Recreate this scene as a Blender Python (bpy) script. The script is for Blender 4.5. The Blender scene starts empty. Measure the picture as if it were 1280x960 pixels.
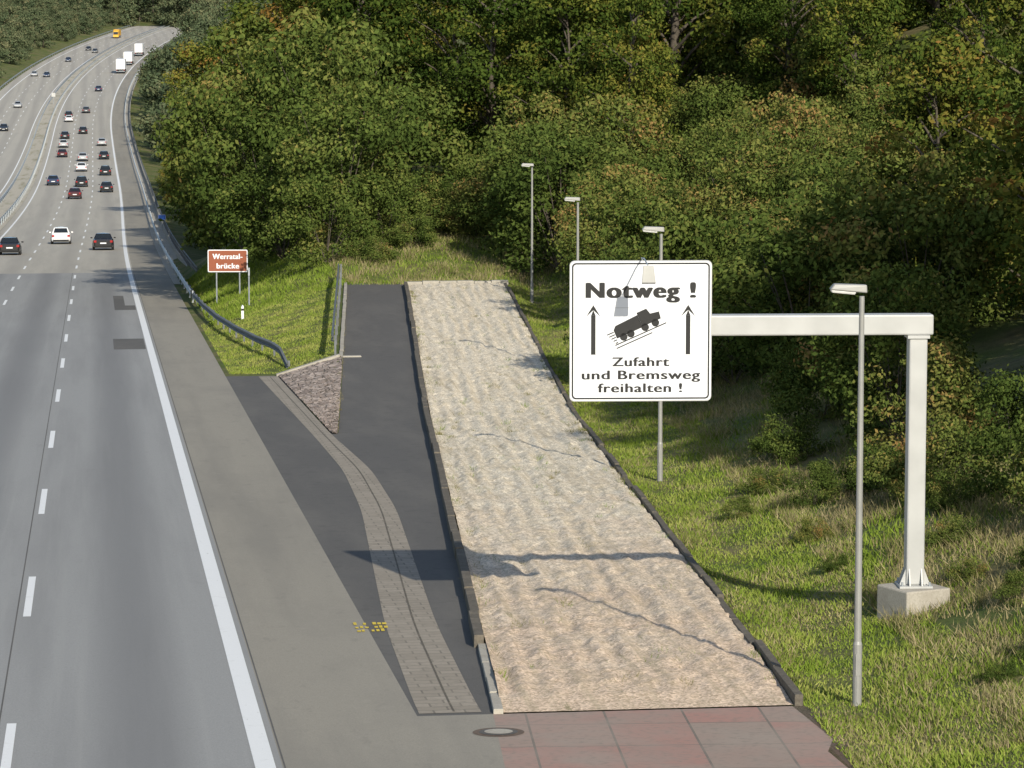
import bpy, math, numpy as np, random
from mathutils import Vector, Matrix
random.seed(7); rng=np.random.default_rng(7)
scene=bpy.context.scene
COL=scene.collection
CAMZ=9.1
# ------------------------------------------------------------ alignment
def zr(s):
    s=np.asarray(s,float); g=.0464; c=.00013; s1=270; u=np.clip(s-s1,0,(g+.016)/c)
    z=-g*np.minimum(s,s1)-g*u+.5*c*u*u
    return z+.016*np.maximum(0,s-(s1+(g+.016)/c))
def off(s):
    s=np.asarray(s,float); x=np.clip((s-220)/280,0,1); return 7.4e-5*np.maximum(0,s-680)**2+1.2*x*x*(3-2*x)
def tc(s): return 8.75+.0797*(np.asarray(s,float)-53.1)
def zrp(s):
    s=np.asarray(s,float); a,b=104.,118.; g0,g1=-.0464,-.008
    z=g0*np.minimum(s,a); u=np.clip(s-a,0,b-a); z=z+g0*u+.5*(g1-g0)/(b-a)*u*u
    return z+g1*np.maximum(0,s-b)
def sst(a,b,x):
    x=np.clip((x-a)/(b-a),0,1); return x*x*(3-2*x)
def ground(x,s,pave=False):
    x=np.asarray(x,float); s=np.asarray(s,float); T=x-off(s); l=T-tc(np.minimum(s,200))
    R=zr(s); rp=np.where(s<108,R,zrp(np.minimum(s,165)))+np.clip(s-166,0,45)*.085
    tf=7.25-(7.25-5.5)*sst(130,137,s)
    le=tc(np.minimum(s,200))-5.5
    w=np.clip((T-tf)/np.maximum(le-tf,.05),0,1)
    h=R+(rp-R)*w
    k=.75+.25*(1-sst(64,84,s))
    q=np.maximum(0,l-3.6)
    bank=np.minimum(q,2.0)*.32*k+np.clip(q-2.0,0,30)*.31
    bank=bank+.12*np.sin(s*.21+T*.4)*np.clip(q/3,0,1)+.08*np.sin(s*.63-T*.9)*np.clip(q/2,0,1)
    bank=bank-.45*sst(135,158,s)*np.clip((l-2.7)/1.,0,1)*(1-sst(166,175,s))
    h=h+bank*(T>tf)
    low=R-.15*np.clip(T-6.5,0,30)+.22*np.maximum(0,T-45)
    wv=sst(205,270,s)*(T>5.3)
    h=h*(1-wv)+low*wv
    h=np.where(T<-28,R+.16*np.clip(-28-T,0,260)*(.3+.7*sst(300,900,s)),h)
    h=h+95*sst(1430,2300,s)
    if pave:
        p=(T>-27.2)&(T<4.75)
        p|=(s<130)&(T>=4.75)&(T<tf-.3)
        p|=(s<165)&(T>le+.35)&(l<2.3)
        p|=(s<104)&(T>=4.75)&(l<2.3)
        h=h-.12*p
    return h
# ------------------------------------------------------------ materials
def nmat(name): 
    m=bpy.data.materials.new(name); m.use_nodes=True; nt=m.node_tree; b=nt.nodes['Principled BSDF']; return m,nt,b
def simple(name,c,rough=.6,metal=0.,var=.12,scale=6.,bump=0.):
    m,nt,b=nmat(name); N=nt.nodes; L=nt.links
    tcn=N.new('ShaderNodeTexCoord'); n=N.new('ShaderNodeTexNoise'); n.inputs['Scale'].default_value=scale; n.inputs['Detail'].default_value=5
    L.new(tcn.outputs['Object'],n.inputs['Vector'])
    r=N.new('ShaderNodeValToRGB'); r.color_ramp.elements[0].position=.3; r.color_ramp.elements[1].position=.7
    r.color_ramp.elements[0].color=[v*(1-var) for v in c]+[1]; r.color_ramp.elements[1].color=[min(1,v*(1+var)) for v in c]+[1]
    L.new(n.outputs['Fac'],r.inputs['Fac']); L.new(r.outputs['Color'],b.inputs['Base Color'])
    b.inputs['Roughness'].default_value=rough; b.inputs['Metallic'].default_value=metal
    return m
def layered(name,c1,c2,layers,rough=.9,bump=.3,bscale=60,bdist=.01,band=None):
    m,nt,b=nmat(name); N=nt.nodes; L=nt.links
    tcn=N.new('ShaderNodeTexCoord')
    n=N.new('ShaderNodeTexNoise'); n.inputs['Scale'].default_value=bscale; n.inputs['Detail'].default_value=4; L.new(tcn.outputs['Object'],n.inputs['Vector'])
    r=N.new('ShaderNodeMix'); r.data_type='RGBA'; r.inputs[6].default_value=(*c1,1); r.inputs[7].default_value=(*c2,1)
    mr=N.new('ShaderNodeMapRange'); mr.inputs[1].default_value=.35; mr.inputs[2].default_value=.65; L.new(n.outputs['Fac'],mr.inputs[0]); L.new(mr.outputs[0],r.inputs[0])
    cur=r.outputs[2]
    for (sx,ns,c,lo,hi,st) in layers:
        mp=N.new('ShaderNodeMapping'); mp.inputs['Scale'].default_value=sx; L.new(tcn.outputs['Object'],mp.inputs['Vector'])
        k=N.new('ShaderNodeTexNoise'); k.inputs['Scale'].default_value=ns; k.inputs['Detail'].default_value=6; k.inputs['Roughness'].default_value=.6; L.new(mp.outputs[0],k.inputs['Vector'])
        q=N.new('ShaderNodeMapRange'); q.inputs[1].default_value=lo; q.inputs[2].default_value=hi; q.inputs[4].default_value=st; L.new(k.outputs['Fac'],q.inputs[0])
        x=N.new('ShaderNodeMix'); x.data_type='RGBA'; x.inputs[7].default_value=(*c,1); L.new(q.outputs[0],x.inputs[0]); L.new(cur,x.inputs[6]); cur=x.outputs[2]
    if band:  # worn traffic track, one per lane (3.75 m)
        x0,per,colr,st=band
        sx=N.new('ShaderNodeSeparateXYZ'); L.new(tcn.outputs['Object'],sx.inputs[0])
        a=N.new('ShaderNodeMath'); a.operation='MULTIPLY_ADD'; a.inputs[1].default_value=2*math.pi/per; a.inputs[2].default_value=-x0*2*math.pi/per; L.new(sx.outputs['X'],a.inputs[0])
        c_=N.new('ShaderNodeMath'); c_.operation='COSINE'; L.new(a.outputs[0],c_.inputs[0])
        q=N.new('ShaderNodeMapRange'); q.inputs[1].default_value=.0; q.inputs[2].default_value=1; q.inputs[4].default_value=st; L.new(c_.outputs[0],q.inputs[0])
        x=N.new('ShaderNodeMix'); x.data_type='RGBA'; x.inputs[7].default_value=(*colr,1); L.new(q.outputs[0],x.inputs[0]); L.new(cur,x.inputs[6]); cur=x.outputs[2]
    L.new(cur,b.inputs['Base Color']); b.inputs['Roughness'].default_value=rough; b.inputs['Specular IOR Level'].default_value=.2
    if bump:
        bp=N.new('ShaderNodeBump'); bp.inputs['Strength'].default_value=bump; bp.inputs['Distance'].default_value=bdist
        L.new(n.outputs['Fac'],bp.inputs['Height']); L.new(bp.outputs['Normal'],b.inputs['Normal'])
    return m
M={}
M['lane']=layered('asphalt_lane',(.275,.275,.265),(.33,.328,.315),[((1.3,.006,1),1.0,(.22,.218,.212),.45,.75,.6),((3.5,.01,1),1.2,(.36,.355,.335),.52,.75,.35),((1,.12,1),.2,(.235,.232,.225),.5,.7,.35),((2.,.5,1),1.,(.23,.228,.22),.62,.75,.3),((1,1,1),11,(.2,.198,.19),.6,.75,.4)],rough=.9,bscale=40,band=(.6,3.75,(.17,.169,.168),.62))
M['lane_far']=layered('concrete_carriageway',(.4,.375,.32),(.45,.42,.36),[((1.2,.01,1),1.0,(.32,.3,.26),.45,.7,.6),((1,.08,1),.5,(.33,.31,.27),.5,.7,.4)],rough=.9,bscale=20,band=(1.6,3.75,(.31,.29,.255),.55))
M['shoulder']=layered('asphalt_shoulder',(.27,.248,.205),(.33,.304,.25),[((.8,.03,1),1.0,(.22,.205,.175),.45,.7,.6),((1,.4,1),.35,(.225,.21,.18),.5,.7,.5),((1,1,1),3.,(.35,.32,.265),.6,.75,.4),((2,.7,1),1.2,(.2,.187,.162),.6,.72,.45),((1,1,1),12,(.19,.178,.155),.58,.75,.45)],bscale=40)
M['dark']=layered('asphalt_dark',(.1,.096,.09),(.13,.124,.115),[((1,.2,1),.6,(.165,.155,.138),.45,.75,.7),((1,1,1),2.5,(.085,.082,.077),.55,.7,.5),((1,1,1),9,(.15,.14,.125),.6,.75,.5)],bscale=45)
M['paint']=layered('road_paint_white',(.76,.76,.74),(.82,.82,.8),[((1,1,1),3,(.55,.54,.5),.6,.75,.4),((3,.6,1),4,(.4,.39,.36),.66,.72,.5)],rough=.6,bump=.1)
M['yellow']=simple('road_paint_yellow',(.68,.5,.04),.7)
M['concrete']=layered('concrete',(.36,.335,.28),(.44,.41,.35),[((1,1,1),1.5,(.24,.21,.17),.5,.75,.6)],bscale=30)
M['kerbdark']=layered('kerb_dark',(.1,.088,.07),(.15,.132,.105),[((1,1,1),2,(.24,.205,.155),.5,.7,.6)],bscale=20,bump=.5)
M['median']=layered('median_ground',(.4,.37,.3),(.5,.46,.38),[((1,.1,1),.8,(.2,.19,.1),.5,.7,.7)],bscale=10)
M['steel']=simple('galvanised_steel',(.36,.39,.41),.5,.4,.1,3)
M['steeldark']=simple('weathered_steel',(.13,.14,.145),.7,.0,.25,3)
M['galv']=simple('galvanised_grey_paint',(.44,.445,.43),.5,.1,.08,2)
M['pole']=simple('pole_grey',(.3,.3,.28),.55,.2,.12,2)
M['black']=simple('black_paint',(.012,.012,.012),.6)
M['rubber']=simple('rubber',(.02,.02,.02),.9)
M['white']=simple('sign_white',(.76,.78,.8),.5,0,.015,1)
M['brown']=simple('sign_brown',(.27,.075,.03),.5,0,.05,2)
M['blue']=simple('sign_blue',(.02,.1,.4),.4)
M['iron']=simple('cast_iron',(.14,.1,.07),.8,.2,.3,20)
M['glass']=simple('car_glass',(.02,.025,.03),.08,0,.05,2)
M['red']=simple('tail_light_red',(.35,.01,.01),.25)
M['lamp']=simple('lamp_lens',(.6,.6,.57),.2)
M['bark']=layered('bark',(.07,.062,.046),(.12,.1,.08),[],bscale=8,bump=0)
M['trailer']=simple('trailer_white',(.75,.75,.74),.5,0,.03,1)
M['orange']=simple('vehicle_yellow',(.7,.38,.02),.5)
m,nt,b=nmat('car_paint'); oi=nt.nodes.new('ShaderNodeObjectInfo'); nt.links.new(oi.outputs['Color'],b.inputs['Base Color']); b.inputs['Roughness'].default_value=.25; b.inputs['Coat Weight'].default_value=.6; M['carpaint']=m
def gravel_mat():
    m,nt,b=nmat('gravel_bed'); N=nt.nodes; L=nt.links
    t=N.new('ShaderNodeTexCoord')
    v=N.new('ShaderNodeTexVoronoi'); v.inputs['Scale'].default_value=24; L.new(t.outputs['Object'],v.inputs['Vector'])
    r=N.new('ShaderNodeValToRGB'); e=r.color_ramp.elements; e[0].color=(.46,.4,.3,1); e[0].position=.05; e[1].color=(.88,.79,.63,1); e[1].position=.8
    sp=N.new('ShaderNodeSeparateColor'); L.new(v.outputs['Color'],sp.inputs[0]); L.new(sp.outputs[0],r.inputs['Fac'])
    sx=N.new('ShaderNodeSeparateXYZ'); L.new(t.outputs['Object'],sx.inputs[0])
    n=N.new('ShaderNodeTexNoise'); n.inputs['Scale'].default_value=.5; n.inputs['Detail'].default_value=8; L.new(t.outputs['Object'],n.inputs['Vector'])
    ma=N.new('ShaderNodeMath'); ma.operation='MULTIPLY_ADD'; ma.inputs[1].default_value=40; L.new(n.outputs['Fac'],ma.inputs[0]); L.new(sx.outputs['Y'],ma.inputs[2])
    mr=N.new('ShaderNodeMapRange'); mr.inputs[1].default_value=76; mr.inputs[2].default_value=106; mr.inputs[3].default_value=.8; mr.inputs[4].default_value=0; L.new(ma.outputs[0],mr.inputs[0])
    mx=N.new('ShaderNodeMix'); mx.data_type='RGBA'; mx.blend_type='MULTIPLY'; mx.inputs[7].default_value=(.87,.73,.67,1); L.new(mr.outputs[0],mx.inputs[0]); L.new(r.outputs[0],mx.inputs[6])
    cur=mx.outputs[2]
    for (scl,ns,lo,hi,st,c) in [((1,.3,1),1.3,.52,.72,.5,(.42,.35,.24)),((5,.12,1),1.,.48,.66,.6,(.42,.35,.24)),((1,.5,1),5,.54,.68,.65,(.34,.275,.185)),((1,1,1),14,.54,.68,.6,(.32,.26,.18)),((4,.3,1),1.2,.6,.7,.7,(.17,.165,.075))]:
        mp=N.new('ShaderNodeMapping'); mp.inputs['Scale'].default_value=scl; L.new(t.outputs['Object'],mp.inputs[0])
        n2=N.new('ShaderNodeTexNoise'); n2.inputs['Scale'].default_value=ns; n2.inputs['Detail'].default_value=8; n2.inputs['Roughness'].default_value=.7; L.new(mp.outputs[0],n2.inputs['Vector'])
        m2=N.new('ShaderNodeMapRange'); m2.inputs[1].default_value=lo; m2.inputs[2].default_value=hi; m2.inputs[4].default_value=st; L.new(n2.outputs['Fac'],m2.inputs[0])
        x2=N.new('ShaderNodeMix'); x2.data_type='RGBA'; x2.inputs[7].default_value=(*c,1); L.new(m2.outputs[0],x2.inputs[0]); L.new(cur,x2.inputs[6]); cur=x2.outputs[2]
    L.new(cur,b.inputs['Base Color']); b.inputs['Roughness'].default_value=.95; b.inputs['Specular IOR Level'].default_value=.1
    bp=N.new('ShaderNodeBump'); bp.inputs['Strength'].default_value=.6; bp.inputs['Distance'].default_value=.015; L.new(v.outputs['Distance'],bp.inputs['Height']); L.new(bp.outputs[0],b.inputs['Normal'])
    return m
M['gravel']=gravel_mat()
def brick_mat(name,c1,c2,mortar,sx,sy,rot=0,offs=.5,dirt=(.15,.14,.12),ds=2.5,msz=.012):
    m,nt,b=nmat(name); N=nt.nodes; L=nt.links
    t=N.new('ShaderNodeTexCoord'); mp=N.new('ShaderNodeMapping'); mp.inputs['Rotation'].default_value=(0,0,rot); L.new(t.outputs['Object'],mp.inputs[0])
    k=N.new('ShaderNodeTexBrick'); k.offset=offs; k.inputs['Scale'].default_value=1; k.inputs['Brick Width'].default_value=sx; k.inputs['Row Height'].default_value=sy; k.inputs['Mortar Size'].default_value=msz
    k.inputs['Color1'].default_value=(*c1,1);k.inputs['Color2'].default_value=(*c2,1);k.inputs['Mortar'].default_value=(*mortar,1); L.new(mp.outputs[0],k.inputs[0])
    cur=k.outputs['Color']
    for q,(sc,lo,hi,st) in enumerate([(ds,.42,.7,.6),(.5,.42,.6,.4),(9,.5,.7,.6)]):
        n=N.new('ShaderNodeTexNoise'); n.inputs['Scale'].default_value=sc; n.inputs['Detail'].default_value=7; L.new(t.outputs['Object'],n.inputs[0])
        mr=N.new('ShaderNodeMapRange'); mr.inputs[1].default_value=lo; mr.inputs[2].default_value=hi; mr.inputs[4].default_value=st; L.new(n.outputs['Fac'],mr.inputs[0])
        x=N.new('ShaderNodeMix'); x.data_type='RGBA'; x.inputs[7].default_value=(*[d*(1,1.15,.75)[q] for d in dirt],1); L.new(mr.outputs[0],x.inputs[0]); L.new(cur,x.inputs[6]); cur=x.outputs[2]
    L.new(cur,b.inputs['Base Color']); b.inputs['Roughness'].default_value=.9
    return m
M['brick']=brick_mat('paving_bricks',(.26,.225,.175),(.34,.295,.235),(.15,.13,.1),.5,.33,dirt=(.27,.235,.185),msz=.018)
M['slabs']=brick_mat('concrete_slabs_reddish',(.3,.25,.2),(.38,.2,.16),(.15,.125,.1),1.25,1.9,rot=.08,offs=0,dirt=(.29,.245,.2),ds=1.2,msz=.02)
def riprap():
    m,nt,b=nmat('stone_paving'); N=nt.nodes; L=nt.links
    t=N.new('ShaderNodeTexCoord'); v=N.new('ShaderNodeTexVoronoi'); v.feature='DISTANCE_TO_EDGE'; v.inputs['Scale'].default_value=3; v2=N.new('ShaderNodeTexVoronoi'); v2.inputs['Scale'].default_value=3
    L.new(t.outputs['Object'],v.inputs[0]); L.new(t.outputs['Object'],v2.inputs[0])
    sp=N.new('ShaderNodeSeparateColor'); L.new(v2.outputs['Color'],sp.inputs[0]); r=N.new('ShaderNodeValToRGB'); r.color_ramp.elements[0].color=(.26,.2,.16,1); r.color_ramp.elements[1].color=(.56,.45,.37,1); L.new(sp.outputs[0],r.inputs[0])
    q=N.new('ShaderNodeMapRange'); q.inputs[1].default_value=0; q.inputs[2].default_value=.06; L.new(v.outputs['Distance'],q.inputs[0])
    x=N.new('ShaderNodeMix'); x.data_type='RGBA'; x.inputs[6].default_value=(.12,.1,.06,1); L.new(q.outputs[0],x.inputs[0]); L.new(r.outputs[0],x.inputs[7]); L.new(x.outputs[2],b.inputs['Base Color'])
    bp=N.new('ShaderNodeBump'); bp.inputs['Distance'].default_value=.05; L.new(q.outputs[0],bp.inputs['Height']); L.new(bp.outputs[0],b.inputs['Normal']); b.inputs['Roughness'].default_value=.9
    return m
M['riprap']=riprap()
M['ground']=layered('ground_grass',(.075,.105,.022),(.11,.14,.034),[((1,1,1),.25,(.2,.165,.08),.45,.62,.8),((1,1,1),1.4,(.07,.065,.03),.48,.7,.6)],bscale=12,bump=.8,bdist=.06,rough=1)
def leafmat(name,cols,rv=.4):
    m,nt,b=nmat(name); N=nt.nodes; L=nt.links
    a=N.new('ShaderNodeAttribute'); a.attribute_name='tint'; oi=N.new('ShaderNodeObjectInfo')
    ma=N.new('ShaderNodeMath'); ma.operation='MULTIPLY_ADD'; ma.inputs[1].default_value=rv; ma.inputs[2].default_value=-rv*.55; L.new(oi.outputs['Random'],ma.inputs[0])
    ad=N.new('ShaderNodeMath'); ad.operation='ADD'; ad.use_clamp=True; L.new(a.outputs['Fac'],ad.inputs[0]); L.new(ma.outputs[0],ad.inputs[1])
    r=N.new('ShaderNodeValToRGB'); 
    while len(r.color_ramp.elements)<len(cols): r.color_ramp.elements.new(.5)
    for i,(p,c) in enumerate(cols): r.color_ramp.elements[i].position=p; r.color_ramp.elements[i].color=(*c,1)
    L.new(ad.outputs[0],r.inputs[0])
    d=N.new('ShaderNodeBsdfDiffuse'); L.new(r.outputs[0],d.inputs[0]); N.remove(b)
    L.new(d.outputs[0],N['Material Output'].inputs[0])
    return m
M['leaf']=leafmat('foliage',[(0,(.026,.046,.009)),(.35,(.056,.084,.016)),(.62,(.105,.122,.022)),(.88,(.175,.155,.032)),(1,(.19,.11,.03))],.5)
M['leafshrub']=leafmat('foliage_shrub',[(0,(.045,.07,.016)),(.4,(.09,.122,.028)),(.75,(.155,.16,.042)),(1,(.24,.15,.055))],.55)
M['leafhaze']=leafmat('foliage_haze_tinted',[(0,(.06,.085,.045)),(.5,(.095,.12,.062)),(1,(.17,.16,.085))])  # distance haze painted into the leaf colours: paler, bluer greens for far trees
M['grass']=leafmat('grass_blades',[(0,(.1,.155,.018)),(.5,(.18,.25,.036)),(1,(.33,.33,.1))],0)
M['dry']=leafmat('grass_dry',[(0,(.15,.145,.055)),(.5,(.31,.26,.14)),(1,(.45,.38,.23))],0)
# ------------------------------------------------------------ mesh helpers
def add(name,me,parent=None):
    o=bpy.data.objects.new(name,me); COL.objects.link(o)
    if parent: o.parent=parent
    return o
def empty(name,loc,rz=0):
    o=bpy.data.objects.new(name,None); o.location=loc; o.rotation_euler=(0,0,rz); o.empty_display_size=.3; COL.objects.link(o); return o
def npmesh(name,V,F,mats,tint=None,smooth=False,midx=None):
    me=bpy.data.meshes.new(name); V=np.asarray(V,np.float32); F=np.asarray(F,np.int32); k=F.shape[1]
    me.vertices.add(len(V)); me.vertices.foreach_set('co',V.ravel())
    me.loops.add(F.size); me.loops.foreach_set('vertex_index',F.ravel())
    me.polygons.add(len(F)); me.polygons.foreach_set('loop_start',np.arange(0,F.size,k,dtype=np.int32)); 
    for m in mats: me.materials.append(m)
    if midx is not None: me.polygons.foreach_set('material_index',np.asarray(midx,np.int32))
    if smooth: me.polygons.foreach_set('use_smooth',np.ones(len(F),bool))
    me.update(calc_edges=True)
    if tint is not None:
        a=me.attributes.new('tint','FLOAT','FACE'); a.data.foreach_set('value',np.asarray(tint,np.float32))
    return me
def gridmesh(name,X,Y,Z,mat,smooth=True):
    n,m=X.shape; V=np.stack([X,Y,Z],-1).reshape(-1,3); i=np.arange(n*m).reshape(n,m)
    F=np.stack([i[:-1,:-1],i[:-1,1:],i[1:,1:],i[1:,:-1]],-1).reshape(-1,4)
    return npmesh(name,V,F,[mat],smooth=smooth)
class MB:
    def __init__(s): s.V=[];s.F=[];s.I=[];s.mats=[]
    def mi(s,m):
        if m not in s.mats: s.mats.append(m)
        return s.mats.index(m)
    def poly(s,vs,fs,m):
        b=len(s.V); s.V+= [tuple(v) for v in vs]; k=s.mi(m)
        for f in fs: s.F.append([b+i for i in f]); s.I.append(k)
    def box(s,a,b,m,mat=None):
        x0,y0,z0=a;x1,y1,z1=b
        v=[Vector(p) for p in((x0,y0,z0),(x1,y0,z0),(x1,y1,z0),(x0,y1,z0),(x0,y0,z1),(x1,y0,z1),(x1,y1,z1),(x0,y1,z1))]
        if mat is not None: v=[mat@p for p in v]
        s.hexa(v,m)
    def hexa(s,v,m): s.poly(v,[(0,3,2,1),(4,5,6,7),(0,1,5,4),(1,2,6,5),(2,3,7,6),(3,0,4,7)],m)
    def tube(s,pts,rs,m,n=10,cap=True):
        pts=[Vector(p) for p in pts]; b=[]
        for i,p in enumerate(pts):
            d=(pts[min(i+1,len(pts)-1)]-pts[max(i-1,0)]).normalized(); u=d.cross(Vector((0,1,0)) if abs(d.y)<.9 else Vector((1,0,0))).normalized(); w=d.cross(u)
            b+= [p+(u*math.cos(a)+w*math.sin(a))*rs[i] for a in [2*math.pi*j/n for j in range(n)]]
        f=[(i*n+j,i*n+(j+1)%n,(i+1)*n+(j+1)%n,(i+1)*n+j) for i in range(len(pts)-1) for j in range(n)]
        if cap: f+=[tuple(range(n))[::-1],tuple((len(pts)-1)*n+j for j in range(n))]
        s.poly(b,f,m)
    def mesh(s,name):
        me=bpy.data.meshes.new(name); me.from_pydata(s.V,[],s.F)
        for m in s.mats: me.materials.append(m)
        me.polygons.foreach_set('material_index',s.I); me.update(); return me
    def obj(s,name,parent=None,bevel=0,smooth=False):
        o=add(name,s.mesh(name),parent)
        if bevel:
            b=o.modifiers.new('bevel','BEVEL'); b.width=bevel; b.segments=2; b.limit_method='ANGLE'
        return o
SS=np.concatenate([np.arange(10,280,5),np.arange(280,1600,10)]).astype(float)
def strip(name,t0,t1,s0,s1,zo,mat):
    s=np.unique(np.concatenate([[s0],SS[(SS>s0)&(SS<s1)],[s1]]))
    X=np.stack([t0+off(s),t1+off(s)],1); Y=np.stack([s,s],1); Z=np.stack([zr(s)+zo]*2,1)
    return add(name,gridmesh(name,X,Y,Z,mat,False))
def area(name,f0,f1,fz,s0,s1,zo,mat,ds=1.,n=2):
    s=np.linspace(s0,s1,max(2,int((s1-s0)/ds)+1)); a=f0(s); b=f1(s)
    X=np.stack([a+(b-a)*k/(n-1) for k in range(n)],1); Y=np.repeat(s[:,None],n,1); Z=np.repeat(fz(s)[:,None],n,1)+zo
    return add(name,gridmesh(name,X,Y,Z,mat,False))
# ------------------------------------------------------------ terrain
Sg=np.concatenate([[-80,-20,5],np.arange(20,200,1.),np.arange(200,400,4.),np.arange(400,1500,15.),np.arange(1500,2700,40.)])
Tg=np.concatenate([[-700,-450,-300,-200,-140,-100,-70,-50,-40,-34,-30],np.arange(-28,4.4,2.),np.arange(4.4,30,.3),np.arange(30,60,1.5),[65,75,90,120,170,250,400,700]])
TT,SG=np.meshgrid(Tg,Sg); XX=TT+off(SG); ZZ=ground(XX,SG,True)
add('terrain',gridmesh('terrain',XX,SG,ZZ,M['ground']))
# ------------------------------------------------------------ roads
strip('carriageway',-9.9,2.6,10,236,0,M['lane'])
strip('carriageway',-9.9,2.6,236,1590,0,M['lane_far'])
strip('road_shoulder',2.6,4.95,10,1590,0,M['shoulder'])
strip('carriageway',-27.3,-13.1,10,1590,0,M['lane_far'])
strip('median_strip',-13.1,-9.9,10,1590,.02,M['median'])
def marks():
    V=[];F=[]
    def seg(t0,t1,s0,s1):
        ss=np.arange(s0,s1,10.); ss=np.append(ss,s1)
        for a,b in zip(ss[:-1],ss[1:]):
            k=len(V); za,zb=float(zr(a))+.006,float(zr(b))+.006; oa,ob=float(off(a)),float(off(b))
            V.extend([(t0+oa,a,za),(t1+oa,a,za),(t1+ob,b,zb),(t0+ob,b,zb)]); F.append((k,k+1,k+2,k+3))
    seg(2.2,2.5,10,1580); seg(-9.25,-9.05,10,1580); seg(-13.9,-13.7,10,1580); seg(-25.1,-24.85,10,1580)
    for k in range(88):
        s0=28.3+k*18-18
        for t in(-1.41,-5.16,-17.45,-21.2): seg(t-.075,t+.075,s0,s0+6)
    add('lane_markings',npmesh('lane_markings',V,F,[M['paint']]))
marks()
mb=MB()
for (a,b,c,d) in((.75,2.15,148,156),(1.0,1.6,183,200),(1.6,2.15,183,188)):
    z0,z1=float(zr(c))+.004,float(zr(d))+.004; mb.poly([(a,c,z0),(b,c,z0),(b,d,z1),(a,d,z1)],[(0,1,2,3)],M['dark'])
mb.obj('asphalt_patch')
mb=MB()
for t in(2.62,-1.62):
    mb.poly([(t,10,zr(10)+.003),(t+.025,10,zr(10)+.003),(t+.025,236,zr(236)+.003),(t,236,zr(236)+.003)],[(0,1,2,3)],M['dark'])
mb.obj('asphalt_joint')
S0=52.0
c=lambda v:(lambda s:np.full_like(s,v))
area('emergency_lane_apron',c(4.95),lambda s:tc(s)-2.5,zr,S0,104,0,M['dark'])
area('emergency_lane_apron',c(4.95),c(7.25),zr,104,130,0,M['dark'])
area('emergency_lane_apron',c(4.95),lambda s:tc(s)-2.5,zr,10,S0,0,M['shoulder'])
area('emergency_lane',lambda s:tc(s)-5.35,lambda s:tc(s)-2.5,zrp,104,165,.002,M['dark'])
area('concrete_slab_area',lambda s:tc(s)-2.5,lambda s:tc(s)+2.75,zr,10,S0,0,M['slabs'])
bs=np.array([52.2,62,81.9,91.9,103,129.6]); bl=np.array([4.98,5.3,6.43,6.72,6.62,6.2]); br=np.array([5.98,6.27,7.3,7.5,7.2,6.95])
def smo(v): 
    return lambda s: sum(np.interp(s+d,bs,v) for d in(-2,-1,0,1,2))/5
area('brick_strip',smo(bl),smo(br),zr,52.2,129.6,.006,M['brick'])
mb=MB()
f1,f2=smo(bl),smo(br)
for s in np.arange(52.3,129,1.):
    a=float(f1(s)*.45+f2(s)*.55); b=float(f1(s+1)*.45+f2(s+1)*.55); za,zb=float(zr(s))+.01,float(zr(s+1))+.01
    mb.poly([(a,s,za),(a+.035,s,za),(b+.035,s+1,zb),(b,s+1,zb)],[(0,1,2,3)],M['kerbdark'])
mb.obj('gutter_joint')
mb=MB()
for row in range(3):
    for k in range(7):
        if random.random()<.15: continue
        s=61.25+row*.42+random.uniform(-.03,.03); t=4.72+.09*k+row*.0; z=float(zr(s))+.012; w_=random.uniform(.05,.085); L_=random.uniform(.16,.34)
        mb.poly([(t,s,z),(t+w_,s,z),(t+w_+.01,s+L_,z-.0464*L_),(t+.01,s+L_,z-.0464*L_)],[(0,1,2,3)],M['yellow'])
mb.obj('spray_paint_marking')
s=np.linspace(103.5,129.5,130); n=24
a=np.minimum(smo(br)(s)+.02,tc(s)-5.45); b_=tc(s)-5.37
w=np.linspace(0,1,n)[None,:]; X=a[:,None]+(b_-a)[:,None]*w; Z=zr(s)[:,None]+(zrp(s)-zr(s))[:,None]*w+.05+rng.normal(0,.022,X.shape)
add('stone_embankment',gridmesh('stone_embankment',X,np.repeat(s[:,None],n,1),Z,M['riprap'],False))
# gravel bed
s=np.arange(S0+.05,163,.11); l=np.linspace(-2.36,2.36,100); S2,L2=np.meshgrid(s,l,indexing='ij')
def vnoise(S,L,cs,cl,seed):
    r=np.random.default_rng(seed); a=(S-S.min())/cs; b=(L-L.min())/cl; G=r.normal(0,1,(int(a.max())+3,int(b.max())+3))
    i=a.astype(int); j=b.astype(int); u=a-i; v=b-j; u=u*u*(3-2*u); v=v*v*(3-2*v)
    return (G[i,j]*(1-u)+G[i+1,j]*u)*(1-v)+(G[i,j+1]*(1-u)+G[i+1,j+1]*u)*v
ph=1.0*vnoise(S2,L2,22,1.2,1)+.3*vnoise(S2,L2,4,.6,2)
amp=np.clip(.75+.5*vnoise(S2,L2,3,.7,3),.1,2)
fade=np.clip((S2-S0-.05)/2.,0,1)
fur=.027*np.sin(2*np.pi*L2/.5+ph)*amp+.013*vnoise(S2,L2,1.9,.3,4)+.016*vnoise(S2,L2,.6,.22,5)+.012*vnoise(S2,L2,.28,.12,6)+.005*rng.normal(0,1,S2.shape)
Z=zrp(S2)+.012+(.1+fur+.025*vnoise(S2,L2,12,2,7))*fade
add('gravel_bed',gridmesh('gravel_bed',tc(S2)+L2,S2,Z,M['gravel']))
def RZ(s): return float(zr(s)) if s<106 else float(zrp(s))
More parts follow.
